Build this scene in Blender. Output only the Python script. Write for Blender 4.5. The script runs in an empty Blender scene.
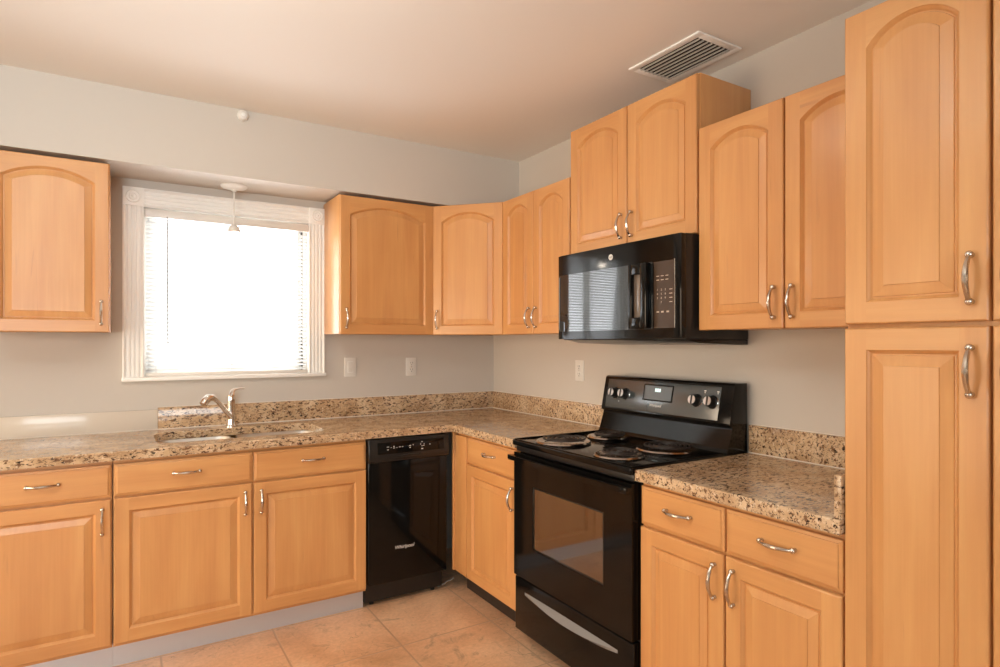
import bpy, bmesh, math, random
from mathutils import Vector, Matrix
random.seed(7)
S = bpy.context.scene
COL = S.collection
PI = math.pi

# ---------------------------------------------------------------- camera, world, lights
cam = bpy.data.cameras.new('camera')
cam.sensor_width = 36.0
cam.lens = 605.14 / 1000 * 36.0
cam.shift_y = (343.0 - 333.5) / 1000.0
cam.clip_start = 0.05
cam_o = bpy.data.objects.new('camera', cam)
COL.objects.link(cam_o)
cam_o.location = (-2.17, -3.585, 1.358)
cam_o.rotation_euler = (PI / 2, 0, -0.5549)
S.camera = cam_o

S.view_settings.view_transform = 'Standard'
S.view_settings.look = 'None'
S.view_settings.gamma = 1.0
S.view_settings.exposure = -0.03
S.view_settings.use_curve_mapping = False

w = bpy.data.worlds.new('world')
S.world = w
w.use_nodes = True
w.node_tree.nodes['Background'].inputs[0].default_value = (0.86, 0.93, 1.0, 1)
w.node_tree.nodes['Background'].inputs[1].default_value = 3.0


def area(name, loc, aim, sx, sy, power, color, spread=PI):
    l = bpy.data.lights.new(name, 'AREA')
    l.shape = 'RECTANGLE'
    l.size, l.size_y = sx, sy
    l.energy = power
    l.color = color
    l.spread = spread
    o = bpy.data.objects.new(name, l)
    COL.objects.link(o)
    o.location = loc
    o.rotation_euler = (Vector(aim) - Vector(loc)).to_track_quat('-Z', 'Y').to_euler()
    return o


area('daylight_outside_window', (-1.67, 0.75, 1.75), (-1.67, -1.0, 1.45), 1.9, 1.6, 115, (0.95, 0.97, 1.0))
area('added_rear_fill', (-3.5, -5.7, 1.45), (-2.1, 0, 1.2), 2.2, 1.3, 38, (0.86, 0.96, 1.0), math.radians(130))  # unseen cool fill added behind the camera, aimed at the window wall
area('added_left_fill', (-4.35, -1.3, 1.15), (0, -0.9, 0.95), 1.5, 1.5, 17, (1.0, 0.78, 0.56), math.radians(80))  # warm fill added on the left to lift the corner and right wall
area('added_ceiling_uplight', (-2.75, -3.0, 1.9), (-2.7, -2.7, 2.529), 0.4, 0.4, 42, (0.88, 0.98, 1.0), math.radians(140))  # added uplight to brighten the ceiling; no real fitting stands here


# ---------------------------------------------------------------- helpers
def tag(o, label=None, cat=None, group=None, kind=None):
    if label: o['label'] = label
    if cat: o['category'] = cat
    if group: o['group'] = group
    if kind: o['kind'] = kind
    return o


def empty(name, loc, rz=0.0, label=None, cat=None, group=None):
    o = bpy.data.objects.new(name, None)
    o.empty_display_size = 0.05
    COL.objects.link(o)
    o.location = loc
    o.rotation_euler = (0, 0, rz)
    return tag(o, label, cat, group)


def link(name, me, parent=None, loc=(0, 0, 0), rot=(0, 0, 0)):
    o = bpy.data.objects.new(name, me)
    COL.objects.link(o)
    if parent: o.parent = parent
    o.location = loc
    o.rotation_euler = rot
    return o


class MB:
    def __init__(s):
        s.bm = bmesh.new()

    def box(s, x0, x1, y0, y1, z0, z1, bev=0.0, mi=0, seg=2):
        x0, x1 = min(x0, x1), max(x0, x1)
        y0, y1 = min(y0, y1), max(y0, y1)
        z0, z1 = min(z0, z1), max(z0, z1)
        r = bmesh.ops.create_cube(s.bm, size=1.0)
        vs = r['verts']
        for v in vs:
            v.co = Vector(((x0 + x1) / 2 + v.co.x * (x1 - x0), (y0 + y1) / 2 + v.co.y * (y1 - y0), (z0 + z1) / 2 + v.co.z * (z1 - z0)))
        fs = set(f for v in vs for f in v.link_faces)
        for f in fs: f.material_index = mi
        if bev > 0:
            es = list(set(e for v in vs for e in v.link_edges))
            r = bmesh.ops.bevel(s.bm, geom=es, offset=bev, segments=seg, affect='EDGES', profile=0.5)
            for f in r['faces']: f.material_index = mi
        return s

    def poly(s, pts, mi=0):
        f = s.bm.faces.new([s.bm.verts.new(p) for p in pts])
        f.material_index = mi
        return f

    def bridge(s, A, B, mi=0, closed=True):
        va = [s.bm.verts.new(p) for p in A]
        vb = [s.bm.verts.new(p) for p in B]
        n = len(A)
        for i in range(n if closed else n - 1):
            j = (i + 1) % n
            f = s.bm.faces.new((va[i], va[j], vb[j], vb[i]))
            f.material_index = mi
        return s

    def prism(s, prof, axis, a, b, mi=0, bev=0.0):
        """prof: 2D pts; axis 0:(u,v)->(y,z) along x; 1:(x,z) along y; 2:(x,y) along z"""
        def P(p, t):
            return {0: (t, p[0], p[1]), 1: (p[0], t, p[1]), 2: (p[0], p[1], t)}[axis]
        va = [s.bm.verts.new(P(p, a)) for p in prof]
        vb = [s.bm.verts.new(P(p, b)) for p in prof]
        n = len(prof)
        fs = [s.bm.faces.new(va), s.bm.faces.new(list(reversed(vb)))]
        for i in range(n):
            j = (i + 1) % n
            fs.append(s.bm.faces.new((va[i], vb[i], vb[j], va[j])))
        for f in fs: f.material_index = mi
        if bev > 0:
            es = list(set(e for f in fs for e in f.edges))
            r = bmesh.ops.bevel(s.bm, geom=es, offset=bev, segments=2, affect='EDGES', profile=0.5)
            for f in r['faces']: f.material_index = mi
        return s

    def tube(s, pts, rad, n=12, mi=0, caps=True, flat=1.0):
        pts = [Vector(p) for p in pts]
        m = len(pts)
        rs = rad if isinstance(rad, (list, tuple)) else [rad] * m
        T = [(pts[min(i + 1, m - 1)] - pts[max(i - 1, 0)]).normalized() for i in range(m)]
        up = Vector((0, 0, 1)) if abs(T[0].z) < 0.9 else Vector((1, 0, 0))
        N = T[0].cross(up).normalized()
        rings = []
        for i in range(m):
            N = (N - T[i] * N.dot(T[i])).normalized()
            B = T[i].cross(N)
            rings.append([s.bm.verts.new(pts[i] + (N * math.cos(2 * PI * k / n) + B * math.sin(2 * PI * k / n) * flat) * rs[i]) for k in range(n)])
        for i in range(m - 1):
            for k in range(n):
                f = s.bm.faces.new((rings[i][k], rings[i][(k + 1) % n], rings[i + 1][(k + 1) % n], rings[i + 1][k]))
                f.material_index = mi
        if caps:
            for r in (rings[0], rings[-1]):
                f = s.bm.faces.new(r)
                f.material_index = mi
        return s

    def lathe(s, prof, c=(0, 0, 0), n=32, mi=0, axis='z', cap=True):
        """prof (r, h) list"""
        def P(r, h, a):
            u, v = r * math.cos(a), r * math.sin(a)
            if axis == 'z': p = (u, v, h)
            elif axis == 'y': p = (u, h, v)
            else: p = (h, u, v)
            return Vector(c) + Vector(p)
        rings = [[s.bm.verts.new(P(max(r, 1e-5), h, 2 * PI * k / n)) for k in range(n)] for r, h in prof]
        for i in range(len(rings) - 1):
            for k in range(n):
                f = s.bm.faces.new((rings[i][k], rings[i][(k + 1) % n], rings[i + 1][(k + 1) % n], rings[i + 1][k]))
                f.material_index = mi
        if cap:
            for r in (rings[0], rings[-1]):
                f = s.bm.faces.new(r)
                f.material_index = mi
        return s

    def sphere(s, c, r, sc=(1, 1, 1), mi=0):
        g = bmesh.ops.create_uvsphere(s.bm, u_segments=16, v_segments=10, radius=r)
        for v in g['verts']:
            v.co = Vector((v.co.x * sc[0] + c[0], v.co.y * sc[1] + c[1], v.co.z * sc[2] + c[2]))
        for f in set(f for v in g['verts'] for f in v.link_faces): f.material_index = mi
        return s

    def mesh(s, name, mats, smooth=True, angle=35):
        bmesh.ops.remove_doubles(s.bm, verts=s.bm.verts, dist=1e-5)
        bmesh.ops.recalc_face_normals(s.bm, faces=s.bm.faces)
        me = bpy.data.meshes.new(name)
        for e in s.bm.edges:
            if len(e.link_faces) == 2 and e.calc_face_angle(0) > math.radians(angle): e.smooth = False
        for f in s.bm.faces: f.smooth = smooth
        s.bm.to_mesh(me)
        s.bm.free()
        for m in (mats if isinstance(mats, (list, tuple)) else [mats]): me.materials.append(m)
        return me

    def build(s, name, mats, parent=None, loc=(0, 0, 0), rot=(0, 0, 0), **k):
        return link(name, s.mesh(name, mats, **k), parent, loc, rot)


def text_mesh(s, size, mat, depth=0.0006, shear=0.0, sx=1.0, align='CENTER'):
    c = bpy.data.curves.new('text', 'FONT')
    c.body = s
    c.size = size
    c.extrude = depth
    c.shear = shear
    c.align_x = align
    c.align_y = 'CENTER'
    o = bpy.data.objects.new('text', c)
    COL.objects.link(o)
    bpy.context.view_layer.update()
    dg = bpy.context.evaluated_depsgraph_get()
    me = bpy.data.meshes.new_from_object(o.evaluated_get(dg))
    bpy.data.objects.remove(o)
    me.materials.clear()
    me.materials.append(mat)
    if sx != 1.0: me.transform(Matrix.Diagonal((sx, 1, 1, 1)))
    return me


# ---------------------------------------------------------------- materials
def newmat(name, color=(0.8, 0.8, 0.8), rough=0.5, metal=0.0, ior=1.5, coat=0.0, coat_rough=0.1):
    m = bpy.data.materials.new(name)
    m.use_nodes = True
    b = m.node_tree.nodes['Principled BSDF']
    b.inputs['Base Color'].default_value = (*color, 1)
    b.inputs['Roughness'].default_value = rough
    b.inputs['Metallic'].default_value = metal
    b.inputs['IOR'].default_value = ior
    b.inputs['Coat Weight'].default_value = coat
    b.inputs['Coat Roughness'].default_value = coat_rough
    return m


def nd(m, t, **k):
    n = m.node_tree.nodes.new(t)
    for a, v in k.items(): setattr(n, a, v)
    return n


def ln(m, a, b): m.node_tree.links.new(a, b)


def ramp(m, stops, src=None):
    r = nd(m, 'ShaderNodeValToRGB')
    e = r.color_ramp.elements
    while len(e) < len(stops): e.new(0.5)
    for i, (p, c) in enumerate(stops):
        e[i].position = p
        e[i].color = (*c, 1) if len(c) == 3 else c
    if src: ln(m, src, r.inputs[0])
    return r


def noise(m, vec, scale, detail=4, rough=0.55, dist=0.0):
    n = nd(m, 'ShaderNodeTexNoise')
    n.inputs['Scale'].default_value = scale
    n.inputs['Detail'].default_value = detail
    n.inputs['Roughness'].default_value = rough
    n.inputs['Distortion'].default_value = dist
    ln(m, vec, n.inputs['Vector'])
    return n


def mixc(m, fac, a, b, mode='MIX'):
    n = nd(m, 'ShaderNodeMix', data_type='RGBA', blend_type=mode)
    for s, v in ((n.inputs[0], fac), (n.inputs[6], a), (n.inputs[7], b)):
        if hasattr(v, 'links'): ln(m, v, s)
        elif isinstance(v, (int, float)): s.default_value = v
        else: s.default_value = (*v, 1)
    return n.outputs[2]


def coords(m, scale, rnd=True, rot=(0, 0, 0), world=False):
    tc = nd(m, 'ShaderNodeTexCoord')
    mp = nd(m, 'ShaderNodeMapping')
    mp.inputs['Scale'].default_value = scale
    mp.inputs['Rotation'].default_value = rot
    if world:
        g = nd(m, 'ShaderNodeNewGeometry')
        src = g.outputs['Position']
    else:
        src = tc.outputs['Object']
    if rnd:
        oi = nd(m, 'ShaderNodeObjectInfo')
        mu = nd(m, 'ShaderNodeMath', operation='MULTIPLY')
        mu.inputs[1].default_value = 37.0
        ln(m, oi.outputs['Random'], mu.inputs[0])
        ad = nd(m, 'ShaderNodeVectorMath', operation='ADD')
        ln(m, src, ad.inputs[0])
        ln(m, mu.outputs[0], ad.inputs[1])
        src = ad.outputs[0]
    ln(m, src, mp.inputs['Vector'])
    return mp.outputs[0]


def wood(name, horizontal=False, tint=(1, 1, 1)):
    m = newmat(name, rough=0.36, coat=0.25, coat_rough=0.2)
    b = m.node_tree.nodes['Principled BSDF']
    sc = (1.0, 9, 9) if horizontal else (9, 9, 1.0)
    v = coords(m, sc)
    n1 = noise(m, v, 1.3, 3, 0.5, 0.6)
    c1 = ramp(m, [(0.30, (0.645, 0.305, 0.108)), (0.52, (0.695, 0.345, 0.124)), (0.72, (0.74, 0.39, 0.147))], n1.outputs[0])
    sc2 = (2.0, 90, 90) if horizontal else (90, 90, 2.0)
    v2 = coords(m, sc2)
    n2 = noise(m, v2, 1.2, 3, 0.6)
    c2 = ramp(m, [(0.35, (0.94, 0.92, 0.90)), (0.65, (1, 1, 1))], n2.outputs[0])
    col = mixc(m, 0.7, c1.outputs[0], c2.outputs[0], 'MULTIPLY')
    # occasional mineral streaks of maple
    sc3 = (1.2, 16, 16) if horizontal else (16, 16, 1.2)
    v3 = coords(m, sc3)
    n3 = noise(m, v3, 2.2, 2, 0.5, 0.8)
    r3 = ramp(m, [(0.70, (0, 0, 0)), (0.80, (0.5, 0.5, 0.5))], n3.outputs[0])
    col = mixc(m, r3.outputs[0], col, (0.44, 0.20, 0.085))
    # broad blotches
    n4 = noise(m, coords(m, (3, 3, 2)), 1.0, 2)
    r4 = ramp(m, [(0.3, (0.90, 0.86, 0.82)), (0.7, (1, 1, 1))], n4.outputs[0])
    col = mixc(m, 0.7, col, r4.outputs[0], 'MULTIPLY')
    col = mixc(m, 1.0, col, tint, 'MULTIPLY')
    ln(m, col, b.inputs['Base Color'])
    return m


W_V = wood('maple_vertical_grain')
W_H = wood('maple_horizontal_grain', True)
W = [W_V, W_H]


def granite(name, light=1.0, rough=0.09):
    m = newmat(name, rough=rough, ior=1.55)
    b = m.node_tree.nodes['Principled BSDF']
    v = coords(m, (1, 1, 1), rnd=False, world=True)
    base = noise(m, v, 9, 4, 0.6)
    c = ramp(m, [(0.3, (0.40 * light, 0.245 * light, 0.130 * light)), (0.5, (0.56 * light, 0.38 * light, 0.225 * light)), (0.7, (0.70 * light, 0.53 * light, 0.35 * light))], base.outputs[0])
    v2 = coords(m, (40, 80, 80), rnd=False, rot=(0.5, 0.7, 0.5), world=True)
    n2 = noise(m, v2, 1.0, 3, 0.6, 0.5)
    r2 = ramp(m, [(0.54, (0, 0, 0)), (0.61, (1, 1, 1))], n2.outputs[0])
    col = mixc(m, r2.outputs[0], c.outputs[0], (0.20, 0.105, 0.055))
    v3 = coords(m, (50, 115, 115), rnd=False, rot=(1.0, 0.3, 1.1), world=True)
    n3 = noise(m, v3, 1.0, 4, 0.65, 0.7)
    r3 = ramp(m, [(0.565, (0, 0, 0)), (0.61, (1, 1, 1))], n3.outputs[0])
    col = mixc(m, r3.outputs[0], col, (0.030, 0.018, 0.014))
    n5 = noise(m, coords(m, (95, 95, 95), rnd=False, world=True), 1.0, 2, 0.5)
    r5 = ramp(m, [(0.60, (0, 0, 0)), (0.68, (0.7, 0.7, 0.7))], n5.outputs[0])
    col = mixc(m, r5.outputs[0], col, (0.74 * light, 0.60 * light, 0.43 * light))
    ln(m, col, b.inputs['Base Color'])
    return m


GRAN = granite('speckled_granite', 1.08)

M_WALL = newmat('wall_paint', (0.63, 0.575, 0.51), 0.6)
M_CEIL = newmat('ceiling_paint', (0.86, 0.82, 0.765), 0.8)
for m_, s_, st_ in ((M_WALL, 120, 0.06), (M_CEIL, 60, 0.08)):
    b_ = m_.node_tree.nodes['Principled BSDF']
    n_ = noise(m_, coords(m_, (1, 1, 1), rnd=False, world=True), s_, 3)
    bp = nd(m_, 'ShaderNodeBump')
    bp.inputs['Strength'].default_value = st_
    bp.inputs['Distance'].default_value = 0.002
    ln(m_, n_.outputs[0], bp.inputs['Height'])
    ln(m_, bp.outputs[0], b_.inputs['Normal'])

M_TRIM = newmat('white_trim_paint', (0.96, 0.94, 0.90), 0.35)
M_WHITE = newmat('white_plastic', (0.80, 0.76, 0.70), 0.35)
M_DARKSLOT = newmat('dark_slot', (0.02, 0.018, 0.016), 0.5)
M_CREAM = newmat('cream_gloss_splash', (0.74, 0.66, 0.56), 0.12)
M_CAULK = newmat('white_caulk', (0.80, 0.72, 0.62), 0.5)
M_BLACK = newmat('black_gloss_enamel', (0.005, 0.0045, 0.004), 0.09, ior=1.34)
M_BLACKM = newmat('black_satin_plastic', (0.012, 0.011, 0.010), 0.28)
M_BLACKT = newmat('black_textured_steel', (0.012, 0.011, 0.010), 0.4)
M_GLASSY = newmat('dark_reflective_window', (0.050, 0.028, 0.016), 0.05, ior=2.5)
M_MWWIN = newmat('mirrored_microwave_window', (0.010, 0.012, 0.012), 0.04, ior=1.75)
M_PANEL = newmat('dark_grey_control_panel', (0.045, 0.056, 0.060), 0.20, ior=2.1)
M_NICKEL = newmat('brushed_nickel', (0.62, 0.55, 0.47), 0.22, 1.0)
M_CHROME = newmat('chrome', (0.78, 0.74, 0.70), 0.08, 1.0)
M_STEEL = newmat('stainless_steel', (0.80, 0.75, 0.68), 0.35, 1.0)
M_KICK = newmat('brushed_aluminium_kick', (0.66, 0.70, 0.75), 0.42, 0.6)
M_COIL = newmat('burner_coil_iron', (0.025, 0.018, 0.015), 0.42)
M_PAN = newmat('drip_pan_chrome', (0.50, 0.46, 0.43), 0.16, 1.0)
M_LOGO = newmat('pale_print', (0.75, 0.72, 0.68), 0.4)
M_PRINT = newmat('tan_print', (0.50, 0.40, 0.31), 0.4)
M_INNER = newmat('dark_cabinet_inside', (0.10, 0.055, 0.03), 0.6)
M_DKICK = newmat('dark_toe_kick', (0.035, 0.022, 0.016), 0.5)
M_DUCT = newmat('dark_duct', (0.035, 0.025, 0.018), 0.7)

# blind slats: thin white vinyl, lets light through
M_SLAT = newmat('white_vinyl_slats', (0.86, 0.86, 0.84), 0.4)
nt = M_SLAT.node_tree
tr = nd(M_SLAT, 'ShaderNodeBsdfTranslucent')
tr.inputs[0].default_value = (0.9, 0.9, 0.88, 1)
mx = nd(M_SLAT, 'ShaderNodeMixShader')
mx.inputs[0].default_value = 0.35
ln(M_SLAT, nt.nodes['Principled BSDF'].outputs[0], mx.inputs[1])
ln(M_SLAT, tr.outputs[0], mx.inputs[2])
ln(M_SLAT, mx.outputs[0], nt.nodes['Material Output'].inputs[0])

M_PANE = bpy.data.materials.new('clear_window_glass')
M_PANE.use_nodes = True
nt = M_PANE.node_tree
nt.nodes.remove(nt.nodes['Principled BSDF'])
tp = nd(M_PANE, 'ShaderNodeBsdfTransparent')
gl = nd(M_PANE, 'ShaderNodeBsdfGlossy')
gl.inputs['Roughness'].default_value = 0.02
mx = nd(M_PANE, 'ShaderNodeMixShader')
mx.inputs[0].default_value = 0.06
ln(M_PANE, tp.outputs[0], mx.inputs[1])
ln(M_PANE, gl.outputs[0], mx.inputs[2])
ln(M_PANE, mx.outputs[0], nt.nodes['Material Output'].inputs[0])


def emis(name, col, st):
    m = newmat(name, col, 0.4)
    b = m.node_tree.nodes['Principled BSDF']
    b.inputs['Emission Color'].default_value = (*col, 1)
    b.inputs['Emission Strength'].default_value = st
    return m


M_DOME = emis('lit_lamp_dome', (1.0, 0.88, 0.74), 15.0)
M_BULB = emis('lit_bulb', (1.0, 0.90, 0.74), 160.0)
M_CLOCK = emis('clock_digits', (0.75, 0.90, 0.90), 1.2)


def floor_mat():
    m = newmat('tan_ceramic_tile', rough=0.28)
    b = m.node_tree.nodes['Principled BSDF']
    g = nd(m, 'ShaderNodeNewGeometry')
    mp = nd(m, 'ShaderNodeMapping')
    P = 0.463
    mp.inputs['Location'].default_value = (1.112 / P + 20, 1.046 / P + 20, 0)
    mp.inputs['Scale'].default_value = (1 / P, 1 / P, 1)
    ln(m, g.outputs['Position'], mp.inputs['Vector'])
    sp = nd(m, 'ShaderNodeSeparateXYZ')
    ln(m, mp.outputs[0], sp.inputs[0])
    outs = []
    for ax in (0, 1):
        fr = nd(m, 'ShaderNodeMath', operation='FRACT')
        ln(m, sp.outputs[ax], fr.inputs[0])
        pp = nd(m, 'ShaderNodeMath', operation='PINGPONG')
        pp.inputs[1].default_value = 0.5
        ln(m, fr.outputs[0], pp.inputs[0])
        outs.append(pp.outputs[0])
    mn = nd(m, 'ShaderNodeMath', operation='MINIMUM')
    ln(m, outs[0], mn.inputs[0])
    ln(m, outs[1], mn.inputs[1])
    grout = ramp(m, [(0.006, (1, 1, 1)), (0.012, (0, 0, 0))], mn.outputs[0])
    v = coords(m, (1, 1, 1), rnd=False, world=True)
    n1 = noise(m, v, 3.2, 5, 0.6, 0.6)
    c1 = ramp(m, [(0.30, (0.60, 0.325, 0.17)), (0.48, (0.75, 0.44, 0.25)), (0.68, (0.85, 0.55, 0.34))], n1.outputs[0])
    n2 = noise(m, v, 5.5, 6, 0.7, 1.2)
    r2 = ramp(m, [(0.57, (0, 0, 0)), (0.74, (0.7, 0.7, 0.7))], n2.outputs[0])
    col = mixc(m, r2.outputs[0], c1.outputs[0], (0.20, 0.105, 0.06))
    n3 = noise(m, v, 26, 4, 0.7, 0.6)
    r3 = ramp(m, [(0.63, (0, 0, 0)), (0.74, (0.6, 0.6, 0.6))], n3.outputs[0])
    col = mixc(m, r3.outputs[0], col, (0.24, 0.13, 0.075))
    n4 = noise(m, v, 60, 3, 0.6)
    r4 = ramp(m, [(0.35, (0.9, 0.9, 0.9)), (0.65, (1.05, 1.05, 1.05))], n4.outputs[0])
    col = mixc(m, 1.0, col, r4.outputs[0], 'MULTIPLY')
    # thin dark cracks / drag marks in the glaze
    vo = nd(m, 'ShaderNodeTexVoronoi', feature='DISTANCE_TO_EDGE')
    vo.inputs['Scale'].default_value = 2.4
    dn = noise(m, v, 4, 3)
    mxv = nd(m, 'ShaderNodeVectorMath', operation='ADD')
    ln(m, v, mxv.inputs[0])
    ln(m, dn.outputs[1], mxv.inputs[1])
    ln(m, mxv.outputs[0], vo.inputs['Vector'])
    rv = ramp(m, [(0.0, (0.8, 0.8, 0.8)), (0.008, (0, 0, 0))], vo.outputs['Distance'])
    gate = ramp(m, [(0.5, (0, 0, 0)), (0.6, (0.8, 0.8, 0.8))], noise(m, v, 2.0, 1).outputs[0])
    ml = mixc(m, 1.0, rv.outputs[0], gate.outputs[0], 'MULTIPLY')
    col = mixc(m, ml, col, (0.18, 0.09, 0.05))
    col = mixc(m, grout.outputs[0], col, (0.55, 0.33, 0.20))
    ln(m, col, b.inputs['Base Color'])
    bp = nd(m, 'ShaderNodeBump')
    bp.inputs['Strength'].default_value = 0.4
    bp.inputs['Distance'].default_value = 0.002
    inv = nd(m, 'ShaderNodeMath', operation='SUBTRACT')
    inv.inputs[0].default_value = 1.0
    ln(m, grout.outputs[0], inv.inputs[1])
    ln(m, inv.outputs[0], bp.inputs['Height'])
    ln(m, bp.outputs[0], b.inputs['Normal'])
    return m


M_FLOOR = floor_mat()

# ---------------------------------------------------------------- room shell
XL, YB, ZC = -4.6, -6.0, 2.529
WX0, WX1, WZ0, WZ1 = -2.088, -1.262, 1.178, 2.055      # window opening


def struct(o): return tag(o, kind='structure')


struct(MB().box(XL, 0.12, YB, 0.12, -0.1, 0).build('floor', M_FLOOR, smooth=False))
struct(MB().box(XL, 0.12, YB, 0.12, ZC, ZC + 0.1).build('ceiling', M_CEIL, smooth=False))
b = MB()
b.box(XL, WX0, 0, 0.12, 0, ZC).box(WX1, 0.12, 0, 0.12, 0, ZC).box(WX0, WX1, 0, 0.12, 0, WZ0).box(WX0, WX1, 0, 0.12, WZ1, ZC)
struct(b.build('wall_back', M_WALL, smooth=False))
struct(MB().box(0, 0.12, YB, 0, 0, ZC).build('wall_right', M_WALL, smooth=False))
struct(MB().box(XL - 0.12, XL, YB, 0.12, 0, ZC).build('wall_left', M_WALL, smooth=False))
struct(MB().box(XL - 0.12, 0.12, YB - 0.12, YB, 0, ZC).build('wall_front', M_WALL, smooth=False))
struct(MB().box(XL, 0, -0.32, 0, 2.189, ZC).build('wall_soffit', M_WALL, smooth=False))

# window: frame, sashes, panes, fluted casing with corner rosettes, stool
win = struct(empty('window_1', (-1.675, 0.0, WZ0)))
ox, oz = -1.675, WZ0
hw = (WX1 - WX0) / 2
H = WZ1 - WZ0


def ring(mb, x0, x1, z0, z1, y0, y1, wd, bev=0.002):
    mb.box(x0, x0 + wd, y0, y1, z0, z1, bev).box(x1 - wd, x1, y0, y1, z0, z1, bev)
    mb.box(x0 + wd, x1 - wd, y0, y1, z0, z0 + wd, bev).box(x0 + wd, x1 - wd, y0, y1, z1 - wd, z1, bev)
    return mb


ring(MB(), -hw, hw, 0, H, 0.04, 0.118, 0.02).build('window_frame', M_TRIM, win)
for k, (a, c) in enumerate(((-hw + 0.021, 0.010), (-0.010, hw - 0.021))):
    sh = ring(MB(), a, c, 0.021, H - 0.021, 0.06 + k * 0.024, 0.082 + k * 0.024, 0.032).build('sash', M_TRIM, win)
    MB().box(a + 0.032, c - 0.032, 0.069 + k * 0.024, 0.073 + k * 0.024, 0.053, H - 0.053).build('pane', M_PANE, sh, smooth=False)
# fluted casing profile (across width u, projecting d)
CW = 0.094


def fluted(mb, along, u0, a, bnd, sgn=1):
    prof = [(0, 0), (0, .018), (.006, .021), (.012, .018), (.016, .012)]
    for k in range(3):
        c = .027 + k * .020
        prof += [(c - .008, .012), (c - .006, .017), (c, .0185), (c + .006, .017), (c + .008, .012)]
    prof += [(.079, .012), (.083, .018), (.088, .021), (.094, .018), (.094, 0)]
    if along == 'z':
        p = [(u0 + sgn * u, -d) for u, d in prof]
        mb.prism(p, 2, a, bnd)
    else:
        p = [(-d, u0 + sgn * u) for u, d in prof]
        mb.prism(p, 0, a, bnd)
    return mb


XO0, XO1, ZO = -2.181 - ox, -1.169 - ox, 2.145 - oz
fluted(MB(), 'z', XO0, 0.006, ZO - CW).build('casing', M_TRIM, win)
fluted(MB(), 'z', XO1, 0.006, ZO - CW, -1).build('casing', M_TRIM, win)
fluted(MB(), 'x', ZO, XO0 + CW, XO1 - CW, -1).build('casing', M_TRIM, win)
for xc in (XO0 + CW / 2, XO1 - CW / 2):
    mb = MB().box(xc - CW / 2, xc + CW / 2, -.024, 0, ZO - CW, ZO, .003)
    mb.lathe([(.034, 0), (.034, -.004), (.030, -.007), (.026, -.003), (.020, -.003), (.016, -.007), (.010, -.004), (.004, -.008), (0, -.008)], (xc, -.024, ZO - CW / 2), 28, axis='y')
    mb.build('corner_block', M_TRIM, win)
MB().box(XO0 - .004, XO1 + .004, -.034, -.0005, -.014, .006, .004).build('window_stool', M_TRIM, win)

# venetian blind inside the casing
bl = empty('window_blind', (ox, -0.012, WZ0 + 0.008), label='white venetian blind lowered over the kitchen window', cat='blind')
bw = hw - 0.004
MB().box(-bw, bw, -0.012, 0.030, H - 0.062, H - 0.020, .004).build('headrail', M_WHITE, bl)
mb = MB()
z = 0.030
while z < H - 0.07:
    th = math.radians(-30)
    cy, hx = 0.012, 0.0125
    pts = []
    for t in (-1, -0.5, 0, 0.5, 1):
        bow = 0.0016 * (1 - t * t)
        pts.append((cy + t * hx * math.cos(th) - bow * math.sin(th), z + t * hx * math.sin(th) + bow * math.cos(th)))
    mb.prism(pts + [(p[0], p[1] - 0.0004) for p in reversed(pts)], 0, -bw + .004, bw - .004)
    z += 0.0205
mb.build('slats', M_SLAT, bl)
MB().box(-bw + .003, bw - .003, 0.000, 0.024, 0.0, 0.018, .003).build('bottom_rail', M_WHITE, bl)
MB().tube([(-bw + 0.100, -0.016, H - 0.055), (-bw + 0.101, -0.018, H - 0.4), (-bw + 0.103, -0.017, 0.155)], 0.0032, 8).build('tilt_wand', newmat('clear_grey_wand', (0.42, 0.41, 0.39), 0.3), bl)
M_CORD = newmat('white_cord', (0.7, 0.68, 0.64), 0.7)
for x in (-bw + .05, 0.0, bw - .05):
    mb = MB()
    for yy in (-.001, .0245): mb.tube([(x, yy, .016), (x, yy, H - .06)], .0007, 5)
    mb.build('ladder_cord', M_CORD, bl)
mb = MB()
for x in (bw - .058, bw - .036): mb.tube([(x, -.015, H - .06), (x + .001, -.017, .35), (x, -.016, .12)], .0013, 6)
mb.build('lift_cord', M_CORD, bl)

# ---------------------------------------------------------------- cabinets
TD = 0.019   # door thickness


def bow_handle_mesh(vertical):
    mb = MB()
    L = 0.050
    N = 18
    pts, rs = [], []
    for i in range(N + 1):
        t = -1 + 2 * i / N
        d = -(0.012 + 0.021 * math.cos(t * PI / 2) ** 0.8)
        pts.append((t * L, d, 0))
        rs.append(0.0042 + 0.0024 * (1 - abs(t)) ** 0.8)
    mb.tube(pts, rs, 10)
    for s_ in (-1, 1):
        mb.lathe([(.0062, 0), (.0062, -.002), (.0042, -.005), (.0046, -.010)], (s_ * L, 0, 0), 14, axis='y')
        mb.sphere((s_ * L, -0.0125, 0), 0.0082, (1.05, 0.9, 1))
    if vertical:
        for v in mb.bm.verts: v.co = Vector((v.co.z, v.co.y, v.co.x))
    return mb.mesh('handle', M_NICKEL)


HV, HH = bow_handle_mesh(True), bow_handle_mesh(False)


def outline(w, h, ins, rise, fr, top_extra, n=17):
    """opening outline inset by ins from the frame opening: list (x,z) starting bottom-left, ccw"""
    xl, xr, zb = fr + ins, w - fr - ins, fr + ins
    if rise <= 0:
        zt = h - fr - ins
        return [(xl, zb), (xr, zb)] + [(xr + (xl - xr) * k / (n - 1), zt) for k in range(n)]
    half = w / 2 - fr
    R = (half * half + rise * rise) / (2 * rise)
    zc = (h - top_extra) - R
    r = R - ins
    hx = half - ins
    a = math.asin(hx / r)
    pts = [(xl, zb), (xr, zb)]
    for k in range(n):
        t = a - 2 * a * k / (n - 1)
        pts.append((w / 2 + r * math.sin(t), zc + r * math.cos(t)))
    return pts


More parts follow.
